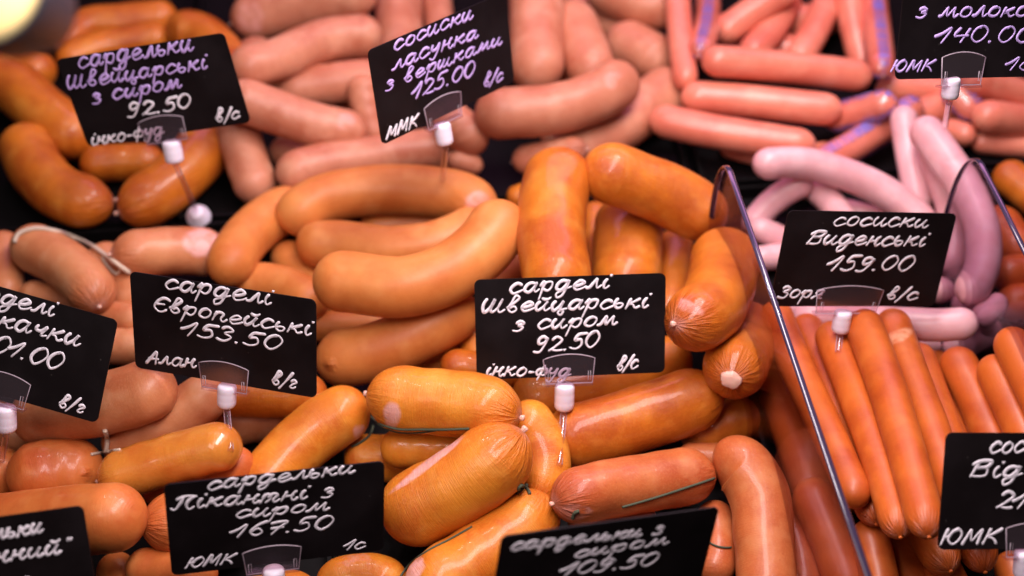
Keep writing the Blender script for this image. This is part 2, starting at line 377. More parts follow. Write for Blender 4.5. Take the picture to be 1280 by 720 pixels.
S('pk',54,'rr',[(346,222),(400,208),(480,196),(580,180)],'long pink sausage lying across the front under the 125.00 card')
S('pk',50,'rr',[(545,140),(575,160),(600,190)],'pink sausage end right below the 125.00 card holder')
S('pk',26,'pp',[(560,193),(578,203),(604,206)],'little pinched pink nub beside the rod of the 125.00 card')
S('pk',60,'rr',[(706,10),(722,45),(748,110)],'tapered pink sausage leaning right of the upright pink one')
S('pk',66,'rr',[(672,-40),(671,40),(671,114)],'upright pink sausage right of the 125.00 card')
S('pk',26,'rr',[(676,178),(705,172),(745,160)],'narrow pink sausage squeezed under the long pale pink one')
S('pk',62,'rr',[(852,98),(805,136),(750,172),(690,196)],'pale pink sausage slanting down right towards the plastic wrapped ones')
S('pk',36,'pp',[(640,203),(680,195),(735,186)],'pale pink pointed tail over the black gap at the heap front')
S('pk',62,'rr',[(593,143),(640,141),(720,130),(765,108),(783,84)],'shiny pale pink sausage bent upwards at its right end',patch=[(768,100,16,14,.5)])
# ---- C: milk sausages
S('ml',40,'rr',[(895,62),(940,60),(1010,66)],'dim red sausage deep behind the topmost lying one',low=1)
S('ml',38,'rr',[(930,75),(965,35),(990,-10)],'dim red sausage in the gap between the two slanting ones')
S('ml',40,'rr',[(880,40),(960,30),(1060,20)],'dim red sausage at the very back behind the slanting ones',low=1)
S('ml',36,'rr',[(1095,112),(1140,110),(1190,116)],'dark red sausage in shade under the 140.00 card',low=1)
S('ml',40,'rr',[(1130,150),(1180,135),(1230,128)],'dark red sausage under the wrapped stub',low=1)
S('ml',38,'rr',[(895,48),(940,15),(1000,-22)],'rosy sausage slanting up to the top edge, left one of two')
S('ml',38,'rr',[(992,84),(1022,30),(1045,-22)],'rosy sausage slanting up to the top edge, right one of two')
S('ml',34,'rr',[(1058,-30),(1068,40),(1082,92)],'upright red sausage beside the plastic wrapped one near the 140.00 card')
S('ml',34,'pp',[(1088,-30),(1097,40),(1104,98)],'upright sausage in blue printed plastic left of the 140.00 card',film=1)
S('ml',32,'rr',[(846,-30),(850,40),(859,112)],'upright red sausage at the border to the pink heap')
S('ml',32,'pp',[(882,-30),(883,30),(872,74)],'upright sausage in blue printed plastic near the pink heap',film=1)
S('ml',30,'rr',[(900,178),(985,196),(1045,188)],'narrow sausage beneath the lowest lying pale one')
S('ml',38,'rp',[(1005,215),(1060,186),(1110,155),(1152,128)],'sausage in blue printed plastic slanting down towards the lilac sausages',film=1)
S('ml',36,'rp',[(1122,126),(1080,138),(1030,152)],'short end in printed plastic right of the stacked pale sausages',film=1)
S('ml',42,'rr',[(812,146),(870,160),(940,172),(1020,184)],'lowest of the three pale sausages lying side by side')
S('ml',41,'rr',[(851,121),(920,125),(980,131),(1053,139)],'middle one of the three pale sausages lying side by side')
S('ml',40,'rr',[(877,75),(930,79),(1010,87),(1090,97)],'topmost of the three sausages lying side by side, rosier than the other two')
S('ml',28,'rr',[(1213,176),(1260,182),(1320,186)],'narrow sausage lowest at the right edge under the shiny one')
S('ml',30,'rr',[(1178,158),(1198,166),(1220,172)],'small orange stub under the wrapped stub at the 140.00 card')
S('ml',36,'pp',[(1180,104),(1205,126),(1224,150)],'round stub in purple printed plastic below the 140.00 card holder',film=1)
S('ml',40,'rr',[(1202,92),(1250,110),(1320,132)],'sausage coming out from under the lower edge of the 140.00 card')
S('ml',42,'rr',[(1216,143),(1260,149),(1330,158)],'shiny sausage with a bright spot at the right edge of the back row')
# ---- E: behind the right divider
S('sw',44,'rr',[(1246,210),(1275,232),(1310,265)],'orange sausage end just behind the top of the short divider')
S('fr',50,'rr',[(1238,262),(1262,300),(1290,330)],'dull orange sausage behind the short divider, below the first')
S('fr',44,'rr',[(1238,345),(1270,342),(1310,338)],'dull orange sausage lying across behind the lilac sausages')
S('fr',44,'rr',[(1246,385),(1275,378),(1310,380)],'lowest dull orange sausage at the right edge above the frankfurters')
# ---- D: lilac
S('vi',34,'rr',[(1128,132),(1136,190),(1152,268)],'straight lilac sausage behind the big bent one, standing up left of it')
S('vi',42,'rr',[(1160,180),(1182,230),(1195,290),(1182,345)],'lilac sausage half hidden between the 159.00 card and the big bent one')
S('vi',32,'rr',[(1040,262),(1080,270),(1125,290)],'lilac sausage just above the top edge of the 159.00 card')
S('vi',34,'rr',[(996,222),(1028,243),(1062,290)],'lilac sausage end dipping under the arched one, right of two')
S('vi',34,'rr',[(1016,226),(975,245),(935,292)],'lilac sausage end dipping under the arched one, left of two')
S('vi',32,'rr',[(935,282),(962,292),(1000,312)],'lilac sausage seen left of the 159.00 card beside the divider')
S('vi',32,'rr',[(935,325),(960,322),(1000,318)],'lowest lilac sausage seen left of the 159.00 card beside the divider')
S('vi',30,'rr',[(975,362),(992,382),(1020,396)],'lilac tip under the lower left corner of the 159.00 card')
S('vi',38,'rr',[(1246,402),(1215,425),(1180,440)],'lilac sausage in shade right below the end of the lying one')
S('vi',28,'rr',[(1125,432),(1150,434),(1176,430)],'small lilac stub above the frankfurter tops')
S('vi',32,'pp',[(1190,374),(1215,386),(1246,402)],'lilac sausage knot right of the 159.00 card, slanting down')
S('vi',30,'pp',[(1212,398),(1238,388),(1252,368)],'lilac sausage knot right of the 159.00 card, slanting up')
S('vi',34,'rr',[(1194,362),(1170,362),(1125,350)],'lilac sausage end tucked behind the right edge of the 159.00 card')
S('vi',42,'rr',[(990,396),(1060,401),(1130,405),(1180,406),(1224,402)],'lilac sausage lying straight below the 159.00 card')
S('vi',40,'rr',[(942,208),(1000,204),(1060,219),(1110,243),(1165,290)],'lilac sausage arched above the 159.00 card')
S('vi',44,'rr',[(1146,150),(1180,195),(1212,245),(1230,300),(1224,345),(1200,376)],'biggest bent lilac sausage right of the 159.00 card')
# ---- I: left pinkish brown
S('ka',44,'rr',[(4,292),(6,330),(10,380)],'pinkish sausage cut off by the left edge above the 101.00 card')
S('ka',60,'rr',[(112,318),(150,345),(182,395)],'pinkish brown sausage under the string left of the 153.50 card')
S('ka',38,'rr',[(24,368),(60,372),(115,385)],'brownish end poking out below the tied one above the 101.00 card')
S('ka',42,'rr',[(105,392),(150,398),(185,402)],'pale brown sausage between the 101.00 and 153.50 cards')
S('ka',46,'rr',[(120,425),(155,433),(190,428)],'rosy sausage between the 101.00 and 153.50 cards, lower one')
S('ka',46,'rr',[(-25,520),(5,530),(34,560)],'pinkish brown end at the left edge under the 101.00 card')
S('ka',60,'rr',[(245,545),(300,527),(375,520)],'pale brown sausage under the rod of the 153.50 card')
S('sw',54,'rr',[(262,490),(330,495),(410,492)],'brown sausage right below the 153.50 card')
S('ka',62,'rr',[(130,560),(200,532),(276,480)],'dull pale brown sausage between the 153.50 card and the wet golden one')
S('ka',60,'pr',[(138,318),(190,316),(235,314),(282,322)],'pinkish sausage with a pale pink end behind the 153.50 card',patch=[(252,303,26,20,.8)])
S('ka',78,'rr',[(18,520),(80,515),(150,500),(218,474)],'big pinkish brown sausage lying under the 101.00 card')
S('ka',62,'pp',[(16,300),(60,318),(98,343),(126,388)],'short pinkish brown sausage tied with cream string above the 101.00 card')
# ---- G: tan smooth
S('eu',40,'rr',[(450,288),(520,280),(600,288)],'tan sausage deep inside the ring of smooth tan ones')
S('eu',46,'rr',[(352,306),(378,345),(405,372)],'tan sausage deep at the left inside the ring')
S('eu',40,'rr',[(380,405),(430,408),(500,400)],'tan sausage in the dark slot above the lowest one')
S('eu',38,'rr',[(520,455),(560,442),(600,415)],'tan sausage in shade right of the lowest one')
S('eu',40,'rr',[(600,362),(628,345),(652,318)],'pale tan sausage between the big bent one and the orange heap')
S('sw',36,'rr',[(585,388),(592,430),(602,475)],'dark orange sausage showing left of the centre 92.50 card')
S('sw',44,'rr',[(550,458),(600,462),(650,475)],'dark orange sausage beneath the lower left corner of the centre 92.50 card')
S('eu',72,'rr',[(396,446),(430,447),(490,432),(545,404),(590,370)],'lowest big tan sausage with a dark dot at its left end',dot=[(412,455)])
S('eu',54,'rr',[(296,358),(340,357),(405,388)],'tan sausage end above the top edge of the 153.50 card')
S('eu',60,'rr',[(281,352),(300,308),(335,274),(380,254)],'tan sausage curving down at the left of the smooth tan heap')
S('eu',62,'rp',[(357,286),(390,256),(450,240),(520,238),(580,248),(615,272)],'long arched tan sausage at the back of the smooth tan heap',patch=[(598,252,17,14,.9)])
S('eu',58,'rr',[(370,308),(420,305),(490,311),(560,300),(610,272)],'tan sausage in the middle between the arched and the big front one')
S('eu',76,'rr',[(391,351),(430,352),(510,358),(580,330),(618,292),(634,256)],'big smile shaped tan sausage at the front of the heap')
# ---- H: centre orange
S('sw',40,'rr',[(742,255),(748,310),(752,370)],'dark orange sausage in the gap behind the two upright ones')
S('sw',46,'rr',[(845,290),(840,340),(835,405)],'orange sausage in shade behind the right upright one')
S('sw',32,'rr',[(634,252),(655,245),(690,240)],'orange sausage tip peeking out left of the upright one')
S('sw',56,'pr',[(850,548),(900,532),(946,512)],'pale orange end under the long one beside the divider')
S('sw',66,'rr',[(640,502),(700,491),(790,470),(860,440)],'long orange sausage behind the holder of the centre 92.50 card')
S('sw',84,'rr',[(788,250),(785,300),(782,385)],'middle upright orange sausage above the centre 92.50 card')
S('sw',84,'rr',[(712,194),(694,240),(690,300),(706,385)],'tall left upright orange sausage above the centre 92.50 card')
S('sw',76,'rp',[(730,206),(780,222),(840,246),(904,286)],'orange sausage with pleated end lying across the top of the centre heap')
S('sw',78,'rp',[(938,405),(928,432),(914,474)],'short orange sausage showing its pale cut end beside the divider',slope=.055,knot=1)
S('sw',82,'rp',[(904,298),(904,342),(886,388),(836,405)],'orange sausage with pleated lower end right of the centre 92.50 card',patch=[(858,382,26,8,.8,-25)])
S('sw',80,'rp',[(682,552),(740,540),(820,516),(903,484)],'long shiny orange sausage in front of the centre 92.50 card holder',knot=1)
# ---- J: golden with green thread
S('pi',60,'rr',[(430,572),(490,573),(570,575)],'golden sausage in the hollow behind the 167.50 card')
S('pi',50,'rr',[(475,560),(530,560),(600,560)],'golden sausage under the thread in the middle of the golden heap')
S('pi',60,'rr',[(400,740),(450,722),(505,735)],'golden sausage at the bottom edge right of the 167.50 card holder',patch=[(445,700,22,12,.5)])
S('pi',70,'rr',[(230,760),(320,755),(400,740)],'golden sausage beneath the lower edge of the 167.50 card')
S('pi',62,'rp',[(640,512),(672,545),(682,590),(662,626)],'golden sausage curving down behind the big front one, pinched at its lower end')
S('pi',74,'rr',[(460,503),(415,526),(365,566),(318,632)],'golden sausage slanting down left towards the 167.50 card',patch=[(450,540,10,12,.7)])
S('pi',84,'pp',[(458,492),(510,499),(580,506),(652,522)],'golden sausage with pleated right end at the top of the golden heap',patch=[(490,519,12,18,.85)])
S('pi',92,'pr',[(676,614),(650,660),(590,705),(510,752)],'golden sausage pinched by green thread at its upper end near the 109.50 card',patch=[(514,706,18,24,.8)])
S('pi',98,'pr',[(654,538),(600,588),(535,628),(481,652)],'biggest golden sausage in front, with a long pink mark',patch=[(535,580,60,6,.9,38)])
# ---- L: reddish
S('rd',44,'rr',[(985,640),(1000,700),(1012,770)],'reddish sausage low in the shade beside the divider')
S('rd',50,'rr',[(888,628),(896,670),(890,730)],'reddish sausage in shade between the 109.50 card and the upright one')
S('rd',40,'rr',[(845,575),(880,573),(915,575)],'reddish stub behind the pointed end of the threaded one')
S('rd',42,'rr',[(712,664),(765,648),(820,652)],'reddish sausage along the top edge of the 109.50 card',patch=[(762,642,28,8,.7)])
S('rd',60,'rr',[(690,690),(760,690),(850,690)],'reddish sausage hidden behind the 109.50 card',low=1)
S('rd',74,'pp',[(689,630),(740,616),(820,602),(894,590)],'reddish sausage with a green thread running along it',patch=[(718,640,26,12,.6)])
S('rd',76,'rr',[(892,574),(922,580),(947,615),(955,680),(960,770)],'long reddish sausage bending down right of the 109.50 card')
# ---- K: front left
S('fl',50,'rr',[(135,695),(150,725),(165,770)],'dark reddish end in the gap at the bottom left')
S('fl',54,'rr',[(158,712),(200,712),(270,722)],'tan sausage at the bottom edge left of the 167.50 card')
S('fl',70,'rr',[(-60,592),(-10,592),(32,596)],'orange sausage end cut off by the left edge below the 101.00 card')
S('fl',86,'rr',[(8,602),(60,592),(130,588)],'stubby tan sausage end with a dark red dot at the left',dot=[(108,592)])
S('fl',52,'rr',[(180,622),(240,596),(318,580)],'orange sausage under the wet one above the 167.50 card')
S('wet',64,'pr',[(122,602),(180,585),(240,567),(302,552)],'wet glistening golden sausage above the 167.50 card')
S('fl',84,'pr',[(175,655),(210,654),(260,650),(330,640)],'tan orange sausage with pleated left end behind the 167.50 card',knot=1)
S('fl',88,'rr',[(-60,668),(30,657),(110,649),(180,645)],'large smooth tan orange sausage at the lower left')
# ---- F: frankfurters
S('fr',46,'rr',[(960,450),(990,540),(1022,630)],'frankfurter low against the divider on its left side',low=1)
S('fr',44,'rr',[(1010,480),(1045,560),(1080,640)],'frankfurter in the lower layer, left one',low=1)
S('fr',44,'rr',[(1150,520),(1180,600),(1210,690)],'frankfurter in the lower layer, right one',low=1)
S('fr',44,'rr',[(1205,500),(1240,580),(1275,670)],'frankfurter in the lower layer hidden behind the card at the right edge',low=1)
S('fr',54,'rr',[(1005,600),(1040,670),(1068,760)],'tan frankfurter seen through the divider at the bottom')
S('fr',42,'rr',[(1120,660),(1138,720),(1155,790)],'frankfurter at the bottom edge, first right of the divider')
S('fr',44,'rr',[(1080,650),(1094,700),(1110,790)],'frankfurter at the bottom touching the divider')
S('fr',42,'rr',[(1258,690),(1272,730),(1290,780)],'frankfurter at the bottom right corner under the card')
S('fr',44,'rr',[(1165,690),(1190,735),(1220,800)],'frankfurter at the bottom under the pinched tips')
S('fr',46,'rp',[(1120,600),(1158,665),(1190,717)],'frankfurter with a torn pinched tip at the bottom',knot=0)
S('fr',44,'rp',[(1195,600),(1215,665),(1232,716)],'frankfurter with a wrinkled tip under the lower left part of the card')
S('fr',32,'rr',[(1167,440),(1188,510),(1215,600)],'narrow frankfurter sunk between its taller neighbours')
S('fr',40,'rp',[(1002,396),(1035,480),(1070,570),(1096,658)],'second frankfurter right of the divider')
S('fr',40,'rr',[(964,380),(992,450),(1034,540),(1076,634)],'first frankfurter, crossed by the divider edge')
S('fr',38,'rr',[(1142,432),(1168,500),(1200,590),(1225,670)],'frankfurter left of the sunken narrow one')
S('fr',40,'rp',[(1034,405),(1063,480),(1096,570),(1126,674)],'third frankfurter right of the divider')
S('fr',42,'rr',[(1110,389),(1135,460),(1165,540),(1198,648)],'frankfurter with a pale patch near its top',patch=[(1120,422,9,26,.75,-65)])
S('fr',44,'rp',[(1073,391),(1100,460),(1132,560),(1162,674)],'tall frankfurter left of the one with the pale patch')
S('fr',44,'rr',[(1188,437),(1215,490),(1246,565),(1275,650)],'frankfurter whose top stands above the left side of the card')
S('fr',42,'rr',[(1235,446),(1260,500),(1290,570),(1310,640)],'second frankfurter from the right edge')
S('fr',44,'rr',[(1256,412),(1285,470),(1320,545)],'frankfurter at the right edge standing highest')


#ENDROWS
def smooth_n(rs, n=6):
    return [(rs.uniform(-1, 1), rs.randint(1, 3), rs.uniform(0, 6.28), rs.uniform(1, 5), rs.uniform(0, 6.28)) for _ in range(n)]
placed = []          # sampled points and radii of everything already lying
def settle(r):
    """let the sausage come to rest on those below it: lowest height (and tilt) without overlap"""
    pts = np.array(r['pts'], float); K = max(7, min(22, int(np.sum(np.linalg.norm(np.diff(pts, axis=0), axis=1)) / (r['w'] * .22))))
    C = catmull(pts, K + 2)
    L = np.sum(np.linalg.norm(np.diff(C, axis=0), axis=1)); m = min(.42, .42 * r['w'] / max(L, 1))
    sel = np.linspace(m, 1 - m, K); C = np.stack([np.interp(sel, np.linspace(0, 1, K + 2), C[:, i]) for i in (0, 1)], 1)
    t = np.linspace(-.5, .5, K)
    near = []
    for q in placed:
        d = np.linalg.norm(C[:, None] - q['C'][None], axis=2)
        if d.min() < (r['w'] + q['w']) * .62: near.append(q)
    if near:
        Q = np.vstack([q['X'] for q in near]); RQ = np.concatenate([q['R'] for q in near])
    best = None
    tilts = [r['slope']] if 'slope' in r else [0, .012, -.012, .025, -.025, .04, -.04, .055, -.055]
    for b in tilts:
        if r.get('low'): b = 0
        zf = None
        # radius at floor height
        for z in np.arange(.26, .012, -.0025):
            zz = z + b * t
            X, dep = on_z(C, zz); R = r['w'] / 2 / FPX * dep
            if (zz - R).min() < .002: break
            if near and not r.get('low'):
                D = np.linalg.norm(X[:, None] - Q[None], axis=2) - .84 * (R[:, None] + RQ[None])
                if D.min() < 0: break
            zf = z
        if zf is None: continue
        cost = zf + abs(b) * .12
        if best is None or cost < best[0]: best = (cost, zf, b)
        if r.get('low'): break
    _, z, b = best if best else (0, .2, 0)
    zz = z + b * t; X, dep = on_z(C, zz)
    placed.append(dict(C=C, X=X, R=r['w'] / 2 / FPX * dep, w=r['w']))
    return z, b

def sausage(i, r):
    rs = random.Random(100 + i)
    z, b = settle(r)
    kind = r['kind']; pinched = 'p' in r['ends']
    nr = 84 if pinched else 60; na = 72 if pinched else 44
    if min(p[1] for p in r['pts']) < 60 or r['w'] < 36: nr, na = int(nr * .7), int(na * .6)
    Cp = catmull(r['pts'], 240)
    X, dep = on_z(Cp, z + b * np.linspace(-.5, .5, 240))
    seg = np.concatenate([[0], np.cumsum(np.linalg.norm(np.diff(X, axis=0), axis=1))]); L = seg[-1]
    R0 = r['w'] / 2 / FPX * dep.mean()
    u = np.linspace(0, 1, nr); s = np.clip(L * (.5 - .5 * np.cos(np.pi * u)) * .55 + L * u * .45, 0, L)
    # the rounded cap of a sausage that points towards the eye swells past its pole: start the pole a little further in
    def trim(a_, b_):
        t_ = (X[b_] - X[a_]) / np.linalg.norm(X[b_] - X[a_]); v_ = X[a_] - CAM; v_ = v_ / np.linalg.norm(v_)
        k_ = max(.35, math.sqrt(max(0, 1 - (t_ @ v_) ** 2))); return min(.5 * R0 * (1 - k_) / k_, .12 * L)
    ta_, tb_ = trim(0, 8), trim(-1, -9)
    if not r['label'].startswith('short orange'):
        s0 = ta_ + s * (L - ta_ - tb_) / L
    else: s0 = s
    P = np.stack([np.interp(s0, seg, X[:, k]) for k in range(3)], 1)
    s = s0 - s0[0]; L = s[-1]
    Rv = np.interp(s, seg, r['w'] / 2 / FPX * dep)
    cap = min(R0 * (1.0 if kind not in ('fr', 'ml', 'vi') else 1.15), L * .46)
    def prof(d, e):
        x = np.clip(d / (cap * (1.18 if e == 'p' else 1)), 0, 1)
        if e == 'p': return (1 - (1 - x) ** 2.3) ** .62 * .90 + .10 * np.sqrt(x)
        return (1 - (1 - x) ** 2) ** .5
    pr = np.minimum(prof(s, r['ends'][0]), prof(L - s, r['ends'][1])); pr = np.maximum(pr, .02)
    T, Nn, B = frames(P)
    a = np.linspace(0, 2 * np.pi, na, endpoint=False)
    rad = (Rv * pr)[:, None] * np.ones((1, na))
    amp = {'eu': .008, 'ml': .006, 'vi': .014, 'fr': .012}.get(kind, .019)
    for A_, k, ph, q, ph2 in smooth_n(rs):
        rad *= 1 + amp * A_ * np.sin(k * a[None] + ph + q * s[:, None] / L * 3) * np.cos(q * s[:, None] / L * 4 + ph2)
    tip = np.zeros((nr, na))
    for e, d in ((0, s), (1, L - s)):
        if r['ends'][e] == 'p':
            fall = np.exp(-(d / (R0 * .70)) ** 1.8)[:, None]
            pl = np.zeros((1, na)); 
            for k in range(5):
                kk = rs.randint(7, 17); pl = pl + rs.uniform(.3, 1) * np.abs(np.sin(kk * a / 2 + rs.uniform(0, 6)))[None]
            pl = pl / pl.max(); gate = .55 + .45 * np.sin(rs.randint(2, 4) * a + rs.uniform(0, 6))[None]
            rad *= 1 - .20 * fall * (1 - pl ** .6) * gate
            tip = np.maximum(tip, np.clip(fall * 1.1, 0, 1) * np.ones((1, na)))
    V = P[:, None] + rad[:, :, None] * (np.cos(a)[None, :, None] * Nn[:, None] + np.sin(a)[None, :, None] * B[:, None])
    V = V.reshape(-1, 3); c = V.mean(0); c[2] = V[:, 2].min()
    me = bpy.data.meshes.new('sausage'); faces = grid_faces(nr, na)
    me.from_pydata((V - c).tolist(), [], faces); me.polygons.foreach_set('use_smooth', [True] * len(me.polygons))
    # uv: around, along (in units of diameters)
    uvl = me.uv_layers.new(name='uv'); vi = np.zeros(len(me.loops), int); me.loops.foreach_get('vertex_index', vi)
    uu = (vi % na) / na; vv = s[np.minimum(vi // na, nr - 1)] / .05
    nq = (nr - 1) * na * 4; lu = uu[:nq].reshape(-1, 4); wrap = lu.max(1) - lu.min(1) > .5
    lu[wrap] = np.where(lu[wrap] < .5, lu[wrap] + 1, lu[wrap]); uu[:nq] = lu.ravel()
    uvl.data.foreach_set('uv', np.stack([uu, vv], 1).ravel())
    pa = np.zeros(len(V)); px = to_px(V); nrm = (V.reshape(nr, na, 3) - P[:, None]).reshape(-1, 3); facing = (nrm @ -FWD) > 0
    for q in r.get('patch', []):
        ang = math.radians(q[5]) if len(q) > 5 else 0; d = px - np.array(q[:2])
        x = d[:, 0] * math.cos(ang) - d[:, 1] * math.sin(ang); y = d[:, 0] * math.sin(ang) + d[:, 1] * math.cos(ang)
        e = np.sqrt((x / q[2]) ** 2 + (y / q[3]) ** 2); pa = np.maximum(pa, np.clip((1.25 - e) / .5, 0, 1) * q[4] * facing)
    for e, st in ((0, s), (1, L - s)):
        if r['ends'][e] == 'p' and kind in ('sw', 'pi', 'fl', 'rd', 'pk', 'ka'): pa = np.maximum(pa, np.repeat(np.clip(1 - st / (R0 * .22), 0, 1), na) * .8)
    at = me.attributes.new('patch', 'FLOAT', 'POINT'); at.data.foreach_set('value', pa)
    tp = tip.ravel().copy()
    for q in r.get('dot', []):
        d = np.linalg.norm(px - np.array(q), axis=1); tp = np.maximum(tp, np.clip(1.6 - d / 5.5, 0, 1.6) * facing)
    at = me.attributes.new('tip', 'FLOAT', 'POINT'); at.data.foreach_set('value', tp)
    me.materials.append(MAT[kind])
    name = {'fr': 'frankfurter', 'ml': 'thin_sausage', 'vi': 'thin_sausage'}.get(kind, 'sausage')
    o = bpy.data.objects.new(name, me); SC.collection.objects.link(o); o.location = c
    tag(o, r['label'], 'sausage', GROUPS[kind])
    # tied casing end as a part
    for e in (0, 1):
        if r['ends'][e] == 'p' and r.get('knot', 1) and kind != 'vi' or (r['ends'][e] == 'p' and kind == 'fr'):
            p0 = P[0] if e == 0 else P[-1]; t0 = -T[0] if e == 0 else T[-1]
            rk = R0 * (.075 if kind != 'fr' else .09); ln = R0 * (.13 if kind != 'fr' else .12)
            big = 1.0
            if r['label'].startswith('short orange'): rk = R0 * .27; ln = R0 * .14
            q = np.array([p0 - t0 * R0 * .12, p0 + t0 * ln * .1, p0 + t0 * ln * .5, p0 + t0 * ln * .9, p0 + t0 * ln])
            na2 = 32; v, f = tube(q, [rk * 1.0, rk * .8, rk * 1.1, rk * .95, rk * .3], na2)
            ctr = np.repeat(q, na2, axis=0); aa = np.tile(np.linspace(0, 2 * np.pi, na2, endpoint=False), len(q)); ph_ = rs.uniform(0, 6)
            v = ctr + (v - ctr) * (1 + .09 * np.sin(2 * aa + ph_) + .05 * np.sin(5 * aa + ph_ * 2) + .03 * np.sin(11 * aa))[:, None]
            link('tied_end', v, f, M_FAT if kind != 'fr' else MAT['fr'], o)
    if r.get('film'):
        rad2 = rad * 1.0 + .0007 + .0006 * np.abs(np.sin(a * 5 + rs.uniform(0, 6)))[None] * np.ones((nr, 1))
        V2 = (P[:, None] + rad2[:, :, None] * (np.cos(a)[None, :, None] * Nn[:, None] + np.sin(a)[None, :, None] * B[:, None])).reshape(-1, 3)
        fo = link('casing_film', V2, faces, M_FILM, o)
        ul = fo.data.uv_layers.new(name='uv'); ul.data.foreach_set('uv', np.stack([uu, vv], 1).ravel())
    return o
OBJ = {}
for i, r in enumerate(exec_rows): OBJ[r['label']] = sausage(i, r)
def zmap():
    for r, q in zip(exec_rows, placed):
        if q['X'][:, 2].max() > .11: print(round(float(q['X'][:, 2].max()), 3), r['label'])
    print('max z', max((q['X'][:, 2] + q['R']).max() for q in placed))
zmap()

# ------------------------------------------------------------------ threads and strings lying on the sausages
from mathutils.bvhtree import BVHTree
sau_v, sau_f, kk = [], [], 0
for o in list(SC.objects):
    if o.type == 'MESH' and o.parent is None and (o.name.startswith('sausage') or 'frank' in o.name or 'thin' in o.name):
        v = np.zeros(len(o.data.vertices) * 3); o.data.vertices.foreach_get('co', v); v = v.reshape(-1, 3) + np.array(o.location)
        sau_v.append(v); sau_f += [tuple(i + kk for i in p.vertices) for p in o.data.polygons]; kk += len(v)
BV = BVHTree.FromPolygons(np.vstack(sau_v).tolist(), sau_f)
def surface(p):
    h = BV.ray_cast(Vector(CAM), Vector(ray([p])[0]).normalized())
    if h[0] is None: return on_z([p], .01)[0][0]
    return np.array(h[0])
def thread(pts, r, mat, name, label, group, lift=1.0, depths=True):
    C = catmull(pts, 60); P = np.array([surface(c) for c in C])
    d = (P - CAM) @ FWD
    # taut thread: never dips deep into gaps
    for _ in range(12):
        sm = d.copy(); sm[1:-1] = (d[:-2] + d[2:]) / 2; d = np.minimum(d, sm)
    P = at_depth(C, d - r * lift)
    v, f = tube(P, r * (.72 if 'green' in label else 1), 7); o = link(name, v, f, mat); return tag(o, label, 'thread' if 'green' in label else 'string', group)
G1 = 'green threads on the tied sausages'
thread([(463,520),(472,528),(490,535),(530,537),(586,536)], .0010, M_GREEN, 'thread', 'green thread across the underside of the top golden sausage', G1)
thread([(466,522),(474,531),(492,539),(520,541),(545,538)], .0008, M_GREEN, 'thread', 'shorter green thread doubled beside the one on the top golden sausage', G1)
thread([(440,558),(452,552),(463,542),(466,532)], .0011, M_GREEN, 'thread', 'green thread loop at the end of the left slanting golden sausage', G1)
thread([(500,722),(512,705),(535,688),(562,674),(590,658)], .0008, M_GREEN, 'thread', 'green thread along the lower edge of the biggest golden sausage', G1)
thread([(648,612),(652,607),(657,609),(662,617)], .0014, M_GREEN, 'thread', 'green thread knot right of the biggest golden sausage', G1)
thread([(646,617),(653,611),(659,606)], .0012, M_GREEN, 'thread', 'second turn of green thread right of the biggest golden sausage', G1)
thread([(778,634),(820,622),(860,609),(893,598)], .0010, M_GREEN, 'thread', 'straight green thread along the reddish sausage above the 109.50 card', G1)
thread([(716,648),(718,642),(724,639)], .0014, M_GREEN, 'thread', 'green thread knot at the left end of the reddish sausage', G1)
thread([(884,676),(892,681),(902,684),(914,684)], .0008, M_GREEN, 'thread', 'green thread across the shaded reddish sausage right of the 109.50 card', G1)
G2 = 'cream strings on the pinkish brown sausages'
thread([(18,303),(22,294),(40,286),(66,288),(95,298),(118,309),(140,325),(162,341)], .0016, M_STRING, 'string', 'cream string looped over the tied sausage above the 101.00 card', G2, lift=1.2)
thread([(128,322),(136,334),(146,342),(152,334)], .0011, M_STRING, 'string', 'small cream string end beside the left edge of the 153.50 card', G2)
thread([(131,538),(134,550),(132,564)], .0014, M_STRING, 'string', 'short upright cream string below the 101.00 card', G2)
thread([(114,568),(130,565),(150,562)], .0009, M_STRING, 'string', 'thin white string lying across above the wet golden sausage', G2)

